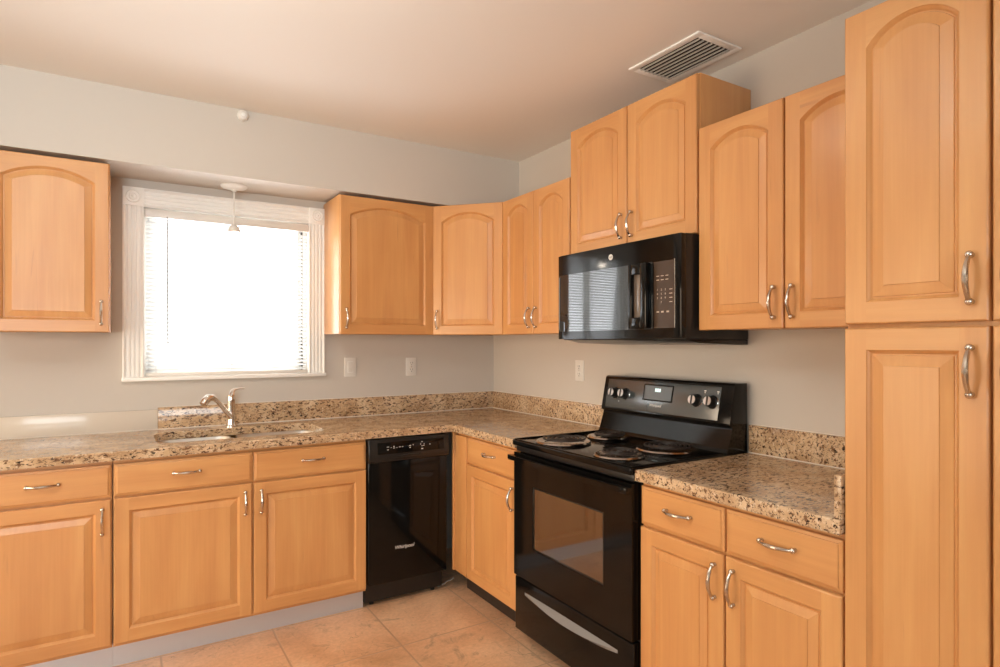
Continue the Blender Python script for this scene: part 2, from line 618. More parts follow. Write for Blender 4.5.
def door_mesh(w, h, rise=0.0, fr=0.053, top=0.046):
    mb = MB()
    T = TD
    e = 0.004
    o0 = outline(w, h, 0, rise, fr, top)
    n = len(o0) - 2
    F = lambda p, d: (p[0], -d, p[1])
    # stiles and rails, front plane at depth T
    zl = o0[-1][1]
    mb.poly([(e, -T, e), (fr, -T, e), F(o0[0], T), F(o0[-1], T), (fr, -T, h - e), (e, -T, h - e)], 0)
    mb.poly([(w - fr, -T, e), (w - e, -T, e), (w - e, -T, h - e), (w - fr, -T, h - e), F(o0[2], T), F(o0[1], T)], 0)
    mb.poly([(fr, -T, e), (w - fr, -T, e), F(o0[1], T), F(o0[0], T)], 1)
    top_pts = o0[2:]
    for k in range(n - 1):
        a, b_ = top_pts[k], top_pts[k + 1]
        mb.poly([F(a, T), F((a[0], h - e), T), F((b_[0], h - e), T), F(b_, T)], 1)
    # outer edge
    R0 = [(e, e), (w - e, e), (w - e, h - e), (e, h - e)]
    R1 = [(0.0012, 0.0012), (w - 0.0012, 0.0012), (w - 0.0012, h - 0.0012), (0.0012, h - 0.0012)]
    R2 = [(0, 0), (w, 0), (w, h), (0, h)]
    mb.bridge([F(p, T) for p in R0], [F(p, T - .0022) for p in R1])
    mb.bridge([F(p, T - .0022) for p in R1], [F(p, T - .005) for p in R2])
    mb.bridge([F(p, T - .005) for p in R2], [F(p, 0) for p in R2])
    mb.poly([F(p, 0) for p in R2])
    # moulding, groove and raised panel
    steps = [(0, T), (.0020, T - .003), (.0055, T - .0065), (.0090, T - .0115), (.0120, T - .0115), (.0135, T - .0085), (.038, T - .0035), (.0388, T - .0010)]
    for (i0, d0), (i1, d1) in zip(steps, steps[1:]):
        A = outline(w, h, i0, rise, fr, top)
        B = outline(w, h, i1, rise, fr, top)
        mb.bridge([F(p, d0) for p in A], [F(p, d1) for p in B])
    last = outline(w, h, steps[-1][0], rise, fr, top)
    mb.poly([F(p, steps[-1][1]) for p in last])
    return mb.mesh('door', W, smooth=False)


def drawer_mesh(w, h):
    mb = MB()
    T = TD
    F = lambda x, z, d: (x, -d, z)
    R = lambda i, d: [F(i, i, d), F(w - i, i, d), F(w - i, h - i, d), F(i, h - i, d)]
    st = [(0, 0), (0, T - .008), (.0015, T - .006), (.009, T - .004), (.010, T - .0012), (.012, T)]
    for (i0, d0), (i1, d1) in zip(st, st[1:]): mb.bridge(R(i0, d0), R(i1, d1), 1)
    mb.poly(R(st[-1][0], T), 1)
    mb.poly(R(0, 0), 1)
    return mb.mesh('drawer', W, smooth=False)


def add_door(root, x0, x1, z0, z1, yf, rise, hside, hz, ang=0.0, origin=None):
    """x0..x1,z0..z1 front; yf carcass front (negative); hside 'L'/'R', hz handle centre height"""
    wd, hd = x1 - x0, z1 - z0
    o = link('door', door_mesh(wd, hd, rise), root, (x0, yf - .0008, z0))
    hx = 0.030 if hside == 'L' else wd - 0.030
    link('handle', HV, o, (hx, -TD, hz - z0))
    return o


def add_drawer(root, x0, x1, z0, z1, yf):
    o = link('drawer', drawer_mesh(x1 - x0, z1 - z0), root, (x0, yf - .0008, z0))
    link('handle', HH, o, ((x1 - x0) / 2, -TD, (z1 - z0) / 2 + .008))
    return o


G = 0.0015
GB, GU = 'maple base cabinets', 'maple wall cabinets'
DZ0, DZ1, RZ0, RZ1 = 0.115, 0.7155, 0.7245, 0.858    # base doors and drawer fronts
UZ0, UZ1 = 1.405, 2.173


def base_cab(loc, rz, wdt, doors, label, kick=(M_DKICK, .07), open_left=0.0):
    r = empty('base_cabinet', loc, rz, label, 'cabinet', GB)
    mb = MB().box(G, .017, -.594, -.003, .10, .874).box(wdt - .017, wdt - G, -.594, -.003, .10, .874)
    mb.box(.017, wdt - .017, -.594, -.009, .10, .116).box(.017, wdt - .017, -.009, -.003, .10, .874)
    mb.box(G, .036, -.613, -.594, .10, .874).box(wdt - .036, wdt - G, -.613, -.594, .10, .874)
    mb.box(.036, wdt - .036, -.613, -.594, .10, .135).box(.036, wdt - .036, -.613, -.594, .70, .74).box(.036, wdt - .036, -.613, -.594, .85, .874)
    if len(doors) > 1: mb.box(wdt / 2 - .02, wdt / 2 + .02, -.612, -.5945, .136, .849)
    mb.build('carcass', W_V, r, smooth=False)
    for (a, c, hs) in doors:
        add_door(r, a, c, DZ0, DZ1, -.613, 0, hs, .630)
        add_drawer(r, a, c, RZ0, RZ1, -.613)
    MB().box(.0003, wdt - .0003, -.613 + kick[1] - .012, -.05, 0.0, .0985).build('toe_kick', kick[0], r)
    return r


ALK = (M_KICK, .055)
base_cab((-2.672, 0, 0), 0, .459, [(.004, .4535, 'R')], 'maple base cabinet at the far left of the window wall, one drawer above one door', ALK)
base_cab((-2.213, 0, 0), 0, 1.083, [(.005, .5375, 'R'), (.5465, 1.079, 'L')], 'wide maple double-door base cabinet under the sink beside the dishwasher', ALK)
# right wall: local x runs towards the camera, rz=-90
RZ = -PI / 2
cb = base_cab((0, -.632, 0), RZ, .623, [(.136, .588 + .03, 'R')], 'maple base cabinet in the corner between dishwasher and range')
MB().box(.0, .131, -.632, -.6135, .115, .858, .0015).build('filler_panel', W_V, cb)
MB().box(-.0155, -.0005, -.642, -.6135, .115, .872, .0015).build('end_strip', W_V, cb)
base_cab((0, -2.034, 0), RZ, .712, [(.005, .3515, 'R'), (.3585, .7075, 'L')], 'maple double-door base cabinet between the range and the tall pantry')


def wall_cab(loc, rz, wdt, z0, z1, doors, label, rise=None, depth=.306, hz=None):
    r = empty('wall_cabinet', (loc[0], loc[1], z0), rz, label, 'cabinet', GU)
    h = z1 - z0
    MB().box(G, wdt - G, -depth, -.002, .004, h, .001).build('carcass', W_V, r)
    for (a, c, hs) in doors:
        rs = rise if rise is not None else .045 + .04 * max(0, (c - a) - .3)
        add_door(r, a, c, .001, h - .004, -depth, rs, hs, (hz or 1.494) - z0)
    return r


wall_cab((-2.672, 0), 0, .445, UZ0, UZ1, [(.004, .441, 'R')], 'maple arched-door wall cabinet left of the window')
wall_cab((-1.176, 0), 0, .566, UZ0, UZ1, [(.004, .562, 'L')], 'wide maple arched-door wall cabinet right of the window')
wall_cab((0, -.634), RZ, .620, UZ0, UZ1, [(.004, .306, 'R'), (.310, .616, 'L')], 'maple two-door wall cabinet between corner unit and microwave')
wall_cab((0, -1.256), RZ, .773, 1.776, 2.389, [(.004, .391, 'R'), (.3955, .769, 'L')], 'raised maple two-door wall cabinet above the black microwave', hz=1.868)
wall_cab((0, -2.031), RZ, .714, UZ0, UZ1, [(.004, .349, 'R'), (.355, .710, 'L')], 'maple two-door wall cabinet between microwave and tall pantry')

# diagonal corner wall cabinet
r = empty('wall_cabinet', (-.30, -.30, UZ0), -PI / 4, 'maple diagonal corner wall cabinet with one arched door', 'cabinet', GU)
h = UZ1 - UZ0
A = Vector((-.6085, -.306)); B = Vector((-.306, -.6325))
prof_w = [(-.6085, -.002), (-.6085, -.306), (-.306, -.6325), (-.002, -.6325), (-.002, -.002)]
ca, sa = math.cos(PI / 4), math.sin(PI / 4)
loc2 = [((x + .30) * ca - (y + .30) * sa, (x + .30) * sa + (y + .30) * ca) for x, y in prof_w]
MB().prism(loc2, 2, .004, h, bev=.001).build('carcass', W_V, r)
pa, pb = Vector(loc2[1]), Vector(loc2[2])
dd = pb - pa
ang = math.atan2(dd.y, dd.x)
dl = dd.length
o = link('door', door_mesh(dl - .016, h - .005, .052), r, (pa.x + .008 * math.cos(ang) + .001 * math.sin(ang), pa.y + .008 * math.sin(ang) - .001 * math.cos(ang), .001), (0, 0, ang))
link('handle', HV, o, (.028, -TD, 1.494 - UZ0))

# tall pantry
r = empty('pantry_cabinet', (0, -2.7475, 0), RZ, 'tall maple pantry cabinet at the right end of the run, upper and lower door pairs', 'pantry')
MB().box(0, .612, -.615, -.003, .10, 2.176, .001).build('carcass', W_V, r)
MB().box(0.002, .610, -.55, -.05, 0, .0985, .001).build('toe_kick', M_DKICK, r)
for (a, c, hs) in ((.001, .3005, 'R'), (.3065, .611, 'L')):
    add_door(r, a, c, 1.4045, 2.172, -.615, .050, hs, 1.496)
    add_door(r, a, c, .115, 1.3945, -.615, 0, hs, 1.298)

# ---------------------------------------------------------------- worktop, splashbacks, sink, tap
CT0, CT1 = .8755, .9135


def rrect(x0, x1, y0, y1, r, n=8):
    pts = []
    for cx, cy, a0 in ((x1 - r, y0 + r, -PI / 2), (x1 - r, y1 - r, 0), (x0 + r, y1 - r, PI / 2), (x0 + r, y0 + r, PI)):
        for k in range(n + 1):
            a = a0 + PI / 2 * k / n
            pts.append((cx + r * math.cos(a), cy + r * math.sin(a)))
    return pts


def slab(outer, holes, z0, z1, name, mat, parent=None, bev=.004):
    bm = bmesh.new()
    es = []
    allv = []
    for lp in [outer] + holes:
        vs = [bm.verts.new((x, y, z1)) for x, y in lp]
        allv.append(vs)
        es += [bm.edges.new((vs[i], vs[(i + 1) % len(vs)])) for i in range(len(vs))]
    g = bmesh.ops.triangle_fill(bm, edges=es, use_beauty=True, use_dissolve=False)
    top = [f for f in bm.faces]
    ex = bmesh.ops.extrude_face_region(bm, geom=top)
    for v in [v for v in ex['geom'] if isinstance(v, bmesh.types.BMVert)]: v.co.z = z0
    bmesh.ops.recalc_face_normals(bm, faces=bm.faces)
    bm.edges.ensure_lookup_table()
    rim = [e for e in bm.edges if len(e.link_faces) == 2 and e.calc_face_angle(0) > .5 and abs(e.verts[0].co.z - e.verts[1].co.z) < 1e-6 and e.verts[0].co.z > (z0 + z1) / 2]
    bmesh.ops.bevel(bm, geom=rim, offset=bev, segments=3, affect='EDGES', profile=.5)
    me = bpy.data.meshes.new(name)
    bm.to_mesh(me)
    bm.free()
    me.materials.append(mat)
    return link(name, me, parent)


SX0, SX1, SY0, SY1 = -2.050, -1.300, -.520, -.150
wt = slab([(-2.69, -.002), (-2.69, -.651), (-.649, -.651), (-.649, -1.2575), (-.002, -1.2575), (-.002, -.002)],
          [rrect(SX0, SX1, SY0, SY1, .07)], CT0, CT1, 'countertop', GRAN)
tag(wt, 'L-shaped speckled granite countertop along the window wall, holding the sink', 'countertop', 'granite countertops')
bs = MB().box(-2.026, -.002, -.020, -.001, CT1 + .0005, 1.026, .0015).build('backsplash', GRAN, wt)
MB().box(-.020, -.001, -1.2575, -.0205, CT1 + .0005, 1.026, .0015).build('backsplash', GRAN, wt)
MB().box(-2.69, -2.027, -.016, -.001, CT1 + .0005, 1.016, .0015).build('splash_board', M_CREAM, wt)['label'] = 'plain cream glossy splash board'
mb = MB()
mb.box(-2.69, -.0215, -.024, -.0205, CT1, CT1 + .004, .001).box(-.024, -.0205, -1.2575, -.0215, CT1, CT1 + .004, .001)
mb.box(-2.026, -.003, -.008, -.0005, 1.0262, 1.029).box(-.008, -.0005, -1.2575, -.008, 1.0262, 1.029)
mb.build('caulk_line', M_CAULK, wt)
wt2 = slab([(-.002, -2.0295), (-.649, -2.0295), (-.649, -2.7450), (-.002, -2.7450)], [], CT0, CT1, 'countertop', GRAN)
tag(wt2, 'short speckled granite countertop between the range and the pantry', 'countertop', 'granite countertops')
MB().box(-.020, -.001, -2.725, -2.0295, CT1 + .0005, 1.026, .0015).build('backsplash', GRAN, wt2)
MB().box(-.640, -.001, -2.7450, -2.7255, CT1 + .0005, 1.024, .0015).build('side_splash', GRAN, wt2)
mb = MB()
mb.box(-.024, -.0205, -2.724, -2.0295, CT1, CT1 + .004, .001).box(-.008, -.0005, -2.724, -2.0295, 1.0262, 1.029)
mb.build('caulk_line', M_CAULK, wt2)

# double-bowl sink
sk = empty('kitchen_sink', ((SX0 + SX1) / 2, (SY0 + SY1) / 2, CT0), label='stainless steel double-bowl sink set under the granite countertop', cat='sink')
sw, sd = (SX1 - SX0) / 2, (SY1 - SY0) / 2


def bowl(x0, x1):
    mb = MB()
    y0, y1 = -sd - .008, sd + .008
    lv = [(0, -.001, .06), (.004, -.012, .06), (.010, -.150, .055), (.030, -.172, .045), (.085, -.178, .02)]
    loops = [[(x, y, z_) for x, y in rrect(x0 + i, x1 - i, y0 + i, y1 - i, rr)] for i, z_, rr in lv]
    for a, c in zip(loops, loops[1:]): mb.bridge(a, c)
    mb.poly(loops[-1])
    return mb


bowl(-sw - .008, -.012 - .02).build('bowl', M_STEEL, sk)
bowl(.012 - .02, sw + .008).build('bowl', M_STEEL, sk)
MB().box(-.033, -.007, -sd - .008, sd + .008, -.030, -.012, .006).build('divider', M_STEEL, sk)
for xc in (-.20, .18):
    MB().lathe([(.045, 0), (.043, .003), (.030, .001), (.0, .001)], (xc, 0, -.1775), 24).build('drain', M_CHROME, sk)

# tap
fx, fy = -1.688, -.088
tp_ = empty('kitchen_tap', (fx, fy, CT1), label='chrome single-lever pull-out tap behind the sink', cat='tap')
MB().lathe([(.030, 0), (.030, .006), (.024, .012), (.021, .03), (.019, .10), (.020, .13), (.022, .15), (.018, .166), (.008, .172), (0, .172)], n=28).build('body', M_CHROME, tp_)
mb = MB()
mb.tube([(.0, -.008, .165), (.004, .004, .185), (.018, .010, .198), (.042, .010, .204), (.066, .008, .202)], [.017, .014, .009, .007, .005], 12, flat=.6)
mb.build('lever', M_CHROME, tp_)
mb = MB()
mb.tube([(-.006, -.010, .048), (-.020, -.024, .070), (-.045, -.045, .105), (-.072, -.066, .142), (-.092, -.082, .160)], [.014, .0125, .0115, .012, .014], 16)
mb.build('spout', M_CHROME, tp_)
mb = MB()
mb.tube([(-.088, -.079, .158), (-.105, -.092, .168), (-.125, -.107, .164), (-.140, -.118, .150), (-.148, -.124, .136)], [.015, .0185, .021, .022, .019], 18)
mb.build('spray_head', M_CHROME, tp_)

# ---------------------------------------------------------------- dishwasher
dw = empty('dishwasher', (-1.128, 0, 0), label='narrow black built-in dishwasher under the granite countertop', cat='dishwasher')
dwW = .448
MB().box(0.004, dwW - .004, -.58, -.01, .02, .868, .002).build('cabinet_body', M_BLACKT, dw)
MB().box(.002, dwW - .002, -.638, -.585, .125, .772, .006, seg=3).build('door_panel', M_BLACK, dw)
# console with scooped hand grip
prof = [(-.582, .752), (-.646, .748), (-.656, .756), (-.658, .775), (-.652, .868), (-.582, .868)]
cs = MB().prism(prof, 0, .000, dwW, bev=.0035).build('control_console', M_BLACKM, dw)
MB().prism([(-.6565, .790), (-.6587, .791), (-.6537, .850), (-.6515, .849)], 0, .045, dwW - .03, bev=.0007).build('control_strip', M_BLACK, cs)
mb = MB()
mb.tube([(.13, -.655, .770), (.17, -.6585, .774), (.22, -.660, .775), (.27, -.6585, .774), (.31, -.655, .768)], [.003, .006, .007, .006, .003], 10)
mb.build('hand_grip', M_BLACKM, cs)
yy = lambda z_: -.6582 + (z_ - .791) * (.005 / .059)
for i, (x, z_, a, c) in enumerate([(.10, .826, .012, .003), (.10, .812, .009, .003), (.118, .822, .007, .002), (.133, .826, .005, .006), (.133, .818, .010, .002), (.148, .820, .007, .002), (.165, .822, .009, .003), (.18, .822, .007, .003),
                                   (.222, .824, .013, .002), (.222, .814, .008, .003), (.240, .826, .005, .003),
                                   (.290, .838, .010, .003), (.282, .826, .003, .006), (.302, .826, .003, .006), (.290, .816, .010, .002), (.300, .818, .008, .003), (.290, .802, .011, .006), (.335, .822, .003, .008)]):
    MB().box(x - a / 2, x + a / 2, yy(z_) - .0009, yy(z_) - .0003, z_ - c / 2, z_ + c / 2).build('control_marking', M_LOGO, cs, smooth=False)
MB().box(.006, dwW - .006, -.575, -.560, .035, .120, .002).build('kick_plate', M_BLACK, dw)
for x in (.05, .40):
    MB().lathe([(.012, 0), (.012, .01), (.006, .012), (.006, .036)], (x, -.55, 0), 12).build('leveling_foot', M_BLACKM, dw)
for x in (.055, .395):
    MB().lathe([(.0035, -.0), (.0035, -.002), (0, -.0025)], (x, -.575, .092), 10, axis='y').build('kick_screw', M_CHROME, dw)
lg = link('brand_logo', text_mesh('Whirlpool', .026, M_LOGO, .0003, .25), dw, (.197, -.6386, .298), (PI / 2, 0, 0))

# ---------------------------------------------------------------- range
RW = .762
rg = empty('electric_range', (0, -1.262, 0), RZ, 'black electric coil range standing between the two countertops', 'range')
MB().box(.003, RW - .003, -.612, -.02, .03, .893, .002).build('body', M_BLACKT, rg)
MB().box(.0, RW, -.664, -.10, .893, .9185, .005, seg=3).build('cooktop', M_BLACK, rg)
# raised rim round the cooktop
mb = MB()
mb.box(.004, .012, -.655, -.14, .9185, .9225, .0015).box(RW - .012, RW - .004, -.655, -.14, .9185, .9225, .0015).box(.012, RW - .012, -.6575, -.650, .9185, .9225, .0015)
mb.build('cooktop_rim', M_BLACK, rg)
MB().box(.005, RW - .005, -.645, -.612, .866, .8925, .003).build('front_trim', M_BLACKM, rg)
# oven door with window
DB0, DB1 = .305, .8615
WX, WX_, WZ, WZ_ = .150, .612, .452, .728
mb = MB()
yb, yf = -.612, -.656
for (x0, x1, z0, z1) in ((.003, WX, DB0, DB1), (WX_, RW - .003, DB0, DB1), (WX, WX_, DB0, WZ), (WX, WX_, WZ_, DB1)):
    mb.box(x0, x1, yf, yb - .001, z0, z1)
od = mb.build('oven_door', M_BLACK, rg, smooth=False)
mb = MB()
ring(mb, WX + .0005, WX_ - .0005, WZ + .0005, WZ_ - .0005, -.6548, -.640, .006, .001).build('window_bezel', M_BLACKM, od)
MB().box(WX + .001, WX_ - .001, -.6515, -.648, WZ + .001, WZ_ - .001).build('oven_window', M_GLASSY, od, smooth=False)
# arched handle bar across the top of the door
mb = MB()
n = 20
fr_, bk = [], []
for i in range(n + 1):
    t = -1 + 2 * i / n
    x = RW / 2 + t * (RW / 2 + .002)
    fr_.append((x, -.690 - .014 * (1 - t * t)))
    bk.append((x, -.672 - .014 * (1 - t * t)))
prof = fr_ + list(reversed(bk))
mb.prism(prof, 2, .832, .852, bev=.003)
mb.box(.0, .030, -.688, -.657, .828, .850, .003).box(RW - .030, RW, -.688, -.657, .828, .850, .003)
mb.build('door_handle', M_BLACK, od)
# storage drawer with scooped pull
dr = MB().box(.003, RW - .003, -.650, -.613, .055, .296, .005, seg=3).build('storage_drawer', M_BLACK, rg)
mb = MB()
n = 24
ptsT, ptsB = [], []
for i in range(n + 1):
    t = -1 + 2 * i / n
    x = RW / 2 + .30 * t
    k = 1 - abs(t) ** 2.2
    ptsT.append((x, .243 + .002 * k))
    ptsB.append((x, .243 - .026 * k))
A_ = [(x, -.6502, z_) for x, z_ in ptsT]
B_ = [(x, -.668 + .018 * abs(-1 + 2 * i / n) ** 2, z_ - .0) for i, (x, z_) in enumerate(ptsB)]
C_ = [(x, -.6502, z_ - .012) for x, z_ in ptsB]
mb.bridge(A_, B_, closed=False).bridge(B_, C_, closed=False)
mb.build('drawer_pull', newmat('highlight_grey_pull', (.22, .22, .22), .25, ior=1.8), dr)  # lighter grey paints the highlight along the scoop into the colour
for x in (.06, RW - .06):
    for y in (-.56, -.10):
        MB().lathe([(.016, 0), (.016, .01), (.008, .013), (.008, .032)], (x, y, 0), 12).build('leveling_foot', M_BLACKM, rg)


def burner(lx, ly, R):
    bz = .9185
    pan = MB()
    pan.lathe([(R + .022, .0), (R + .025, .006), (R + .020, .011), (R + .010, .010), (R * .98, .0035), (R * .5, .001), (0, .001)], (lx, ly, bz), 40)
    p = pan.build('drip_pan', M_PAN, rg)
    mb = MB()
    turns = 4.3 if R > .085 else 3.4
    pts = []
    N_ = int(turns * 30)
    for i in range(N_ + 1):
        t = i / N_
        a = 2 * PI * turns * t
        rr = .018 + (R - .018) * t
        pts.append((lx + rr * math.cos(a), ly + rr * math.sin(a), bz + .021))
    mb.tube(pts, .0052, 8, flat=.8)
    for k in range(3):
        a = 2 * PI * k / 3 + .5
        mb.tube([(lx, ly, bz + .014), (lx + R * math.cos(a), ly + R * math.sin(a), bz + .014)], .0022, 6)
    mb.lathe([(.010, .014), (.012, .021), (.0, .022)], (lx, ly, bz), 12)
    mb.build('coil_element', M_COIL, p)


burner(.205, -.530, .098)
burner(.205, -.265, .074)
burner(.575, -.545, .074)
burner(.575, -.285, .098)

# backguard: riser, hooded control panel
prof = [(-.020, .893), (-.150, .9190), (-.138, .935), (-.112, 1.012), (-.112, 1.022), (-.128, 1.026), (-.130, 1.034), (-.098, 1.188), (-.088, 1.195), (-.020, 1.195)]
bg = MB().prism(prof, 0, .0, RW, bev=.002).build('backguard', M_BLACK, rg)
sl = Vector((-.098 + .130, 1.188 - 1.034)).normalized()      # direction up the panel (y,z)
nrm = Vector((-sl.y, sl.x))


def onp(u, s_, d=0.0):
    """point on sloping panel: u across, s_ height up the slope, d out"""
    q = Vector((-.130, 1.034)) + sl * s_ + nrm * d
    return Vector((u, q.x, q.y))


tilt = math.atan2(sl.x, sl.y)


def plate(mb, u0, u1, s0, s1, d0, d1, bev=0):
    v = [onp(a, c, d) for d in (d0, d1) for a, c in ((u0, s0), (u1, s0), (u1, s1), (u0, s1))]
    vs = [mb.bm.verts.new(p) for p in v]
    fs = [mb.bm.faces.new([vs[i] for i in q]) for q in ((0, 1, 2, 3), (7, 6, 5, 4), (0, 4, 5, 1), (1, 5, 6, 2), (2, 6, 7, 3), (3, 7, 4, 0))]
    if bev:
        bmesh.ops.bevel(mb.bm, geom=list(set(e for f in fs for e in f.edges)), offset=bev, segments=2, affect='EDGES', profile=.5)
    return mb


PH = Vector((.032, .154)).length
cp = plate(MB(), .028, RW - .060, .008, PH - .010, .0002, .0022, .0009).build('control_panel', M_PANEL, bg)
mb = plate(MB(), .275, .455, .060, .136, .0024, .0034, .0004)
ds = mb.build('display_window', M_BLACK, cp)
mb = plate(MB(), .283, .447, .066, .130, .0035, .0040)
mb.build('display_face', newmat('display_grey', (.09, .095, .095), .3, ior=1.7), cp)
mb = MB()
for u in (.352, .364, .376): plate(mb, u - .004, u + .004, .103, .118, .0041, .0046)
mb.build('clock_digits', M_CLOCK, cp, smooth=False)
lgo = link('brand_logo', text_mesh('Whirlpool', .017, M_LOGO, .0003, .25), cp, onp(.358, .040, .0026), (PI / 2 - tilt, 0, 0))
mb = MB()
for u0, u1, s0, s1 in ((.620, .630, .124, .128), (.623, .627, .117, .121), (.685, .695, .124, .128), (.688, .692, .117, .121), (.118, .122, .040, .044)):
    plate(MB(), u0, u1, s0, s1, .0024, .0028).build('panel_marking', M_LOGO, cp, smooth=False)
KP = MB().lathe([(.027, 0), (.028, .003), (.026, .006), (.0225, .008), (.021, .030), (.019, .034), (0, .035)], n=28)
KP.box(-.0045, .0045, -.019, .019, .030, .0385, .002)
KP.lathe([(.0190, .0342), (.0185, .0362), (0, .0366)], n=28, mi=1)
kme = KP.mesh('control_knob', [M_BLACKM, newmat('silver_knob_face', (.55, .50, .46), .3, .9)])
kcm = MB().lathe([(.0290, -.001), (.0290, .0015), (.0275, .003), (.0262, .0015)], n=28, cap=False).mesh('knob_ring', M_CHROME)
for u, s_ in ((.092, .080), (.160, .080), (.588, .082), (.668, .082)):
    k = link('control_knob', kme, bg, onp(u, s_, .0022), (PI / 2 - tilt, 0, 0))
    link('knob_ring', kcm, k)

# ---------------------------------------------------------------- microwave
mw = empty('microwave', (0, -1.265, 1.350), RZ, 'black over-the-range microwave mounted beneath the raised cabinet', 'microwave')
MWW, Z0 = .754, 1.350
MB().box(.002, MWW - .002, -.372, -.003, .022, .424, .003).build('case', M_BLACKT, mw)
# lower vent tray, sloping slightly, reaching the wall
MB().prism([(-.372, .0215), (-.30, .008), (-.05, .0), (-.004, .0), (-.004, .0215)], 0, .03, MWW - .004, bev=.001).build('bottom_tray', M_BLACKM, mw)
# front fascia slightly bowed
mb = MB()
n = 20
pts = [(0.0, -.373)]
fs_ = []
for i in range(n + 1):
    t = -1 + 2 * i / n
    fs_.append((MWW / 2 + t * MWW / 2, -.402 - .003 * (1 - t * t)))
prof = [(0.0, -.373)] + fs_ + [(MWW, -.373)]
mb.prism(prof, 2, .026, .422, bev=.0025)
fa = mb.build('front_fascia', M_BLACK, mw)


def fy_(x):
    t = (x - MWW / 2) / (MWW / 2)
    return -.402 - .003 * (1 - t * t)


def curved(x0, x1, z0, z1, out, th, n=14):
    mb = MB()
    xs = [x0 + (x1 - x0) * i / n for i in range(n + 1)]
    a = [(x, fy_(x) - out) for x in xs]
    c = [(x, fy_(x) - out + th) for x in reversed(xs)]
    return mb.prism(a + c, 2, z0, z1, bev=.0006)


dd_ = curved(.008, .610, .062, .328, .0012, .006).build('door', M_MWWIN, mw)
dd_['label'] = 'mirror-dark glass door'
# thin door outline
mb = MB()
mb.tube([(.014, fy_(.014) - .002, .070), (.011, fy_(.011) - .002, .085), (.011, fy_(.011) - .002, .305), (.014, fy_(.014) - .002, .320)], .0022, 8)
mb.build('door_edge_trim', newmat('grey_edge', (.2, .2, .2), .2, ior=1.8), dd_)
# wide black handle with recess
mb = MB()
x0, x1 = .500, .604
yy0 = fy_(.55)
mb.box(x0, x0 + .020, yy0 - .026, yy0 - .002, .066, .326, .004).box(x1 - .034, x1, yy0 - .030, yy0 - .002, .066, .326, .006)
mb.box(x0 + .018, x1 - .032, yy0 - .028, yy0 - .002, .066, .110, .004).box(x0 + .018, x1 - .032, yy0 - .028, yy0 - .002, .282, .326, .004)
mb.build('door_handle', M_BLACK, dd_)
MB().box(x0 + .019, x1 - .033, yy0 - .010, yy0 - .002, .109, .283, .001).build('handle_recess', newmat('recess_tan', (.16, .12, .09), .2, ior=2.0), dd_)
kp = curved(.618, .722, .066, .325, .0010, .005).build('keypad', newmat('brown_black_panel', (.055, .034, .022), .25, ior=1.6), mw)
mb = MB()
mb.tube([(.724, fy_(.724) - .001, .328), (.7255, fy_(.7255) - .002, .20), (.724, fy_(.724) - .001, .066)], .0016, 6)
mb.build('panel_trim', M_NICKEL, kp)
def key(*a): MB().box(*a).build('key_label', M_PRINT, kp, smooth=False)


for zr in (.268, .253):
    for xk in (.640, .663, .686): key(xk - .0075, xk + .0065, fy_(xk) - .0018, fy_(xk) - .0008, zr - .0014, zr + .0014)
for zr in (.214, .198, .182, .166):
    key(.698, .712, fy_(.70) - .0018, fy_(.70) - .0008, zr - .0014, zr + .0014)
for xk in (.640, .663, .690): key(xk - .006, xk + .006, fy_(xk) - .0018, fy_(xk) - .0008, .126, .132)
for k, ch in enumerate('1234567890'):
    xk, zr = (.638 + (k % 3) * .020, .214 - (k // 3) * .016) if ch != '0' else (.658, .166)
    link('key_numeral', text_mesh(ch, .011, M_PRINT, .0004), kp, (xk, fy_(xk) - .0016, zr), (PI / 2, 0, 0))
xk = .372
lg2 = MB().lathe([(.0125, 0), (.0125, -.0015), (.011, -.002), (0, -.002)], (0, 0, 0), 28, axis='y').build('round_badge', M_LOGO, mw, (xk, fy_(xk) - .0002, .374))
link('badge_lettering', text_mesh('GE', .013, M_BLACKM, .0003, .2), lg2, (0, -.0025, 0), (PI / 2, 0, 0))

# ---------------------------------------------------------------- wall plates
GP = 'white electrical wall plates'


def plate_obj(name, loc, rz, label, cat, kind):
    r = empty(name, loc, rz, label, cat, GP)
    MB().box(-.036, .036, -.006, -.0005, -.058, .058, .003, seg=3).build('cover_plate', M_WHITE, r)
    if kind == 'switch':
        MB().box(-.017, .017, -.0075, -.0055, -.034, .034, .001).build('rocker_frame', M_TRIM, r)
        MB().prism([(-.0076, -.031), (-.0105, .0), (-.0082, .031), (-.006, .031), (-.006, -.031)], 0, -.0145, .0145, bev=.0006).build('rocker', M_WHITE, r)
    else:
        for z_ in (-.021, .021):
            s = MB().lathe([(.0168, -.0058), (.0168, -.0078), (.0155, -.0085), (0, -.0085)], (0, 0, z_), 24, axis='y').build('receptacle', M_WHITE, r)
            mb = MB()
            mb.box(-.0075, -.0055, -.0090, -.0084, z_ + .000, z_ + .009).box(.0055, .0075, -.0090, -.0084, z_ + .000, z_ + .009)
            mb.lathe([(.0024, -.0084), (.0024, -.0090), (0, -.0090)], (0, 0, z_ - .008), 10, axis='y')
            mb.build('slots', M_DARKSLOT, s, smooth=False)
        MB().lathe([(.003, -.0058), (.003, -.0072), (0, -.0076)], (0, 0, 0), 12, axis='y').build('screw', M_NICKEL, r)
    return r


plate_obj('light_switch', (-1.014, 0, 1.213), 0, 'white rocker light switch on the wall nearest the window', 'switch', 'switch')
plate_obj('wall_outlet', (-.617, 0, 1.207), 0, 'white duplex outlet on the window wall above the dishwasher', 'outlet', 'outlet')
plate_obj('wall_outlet', (0, -.936, 1.203), RZ, 'white duplex outlet on the right wall beside the range', 'outlet', 'outlet')

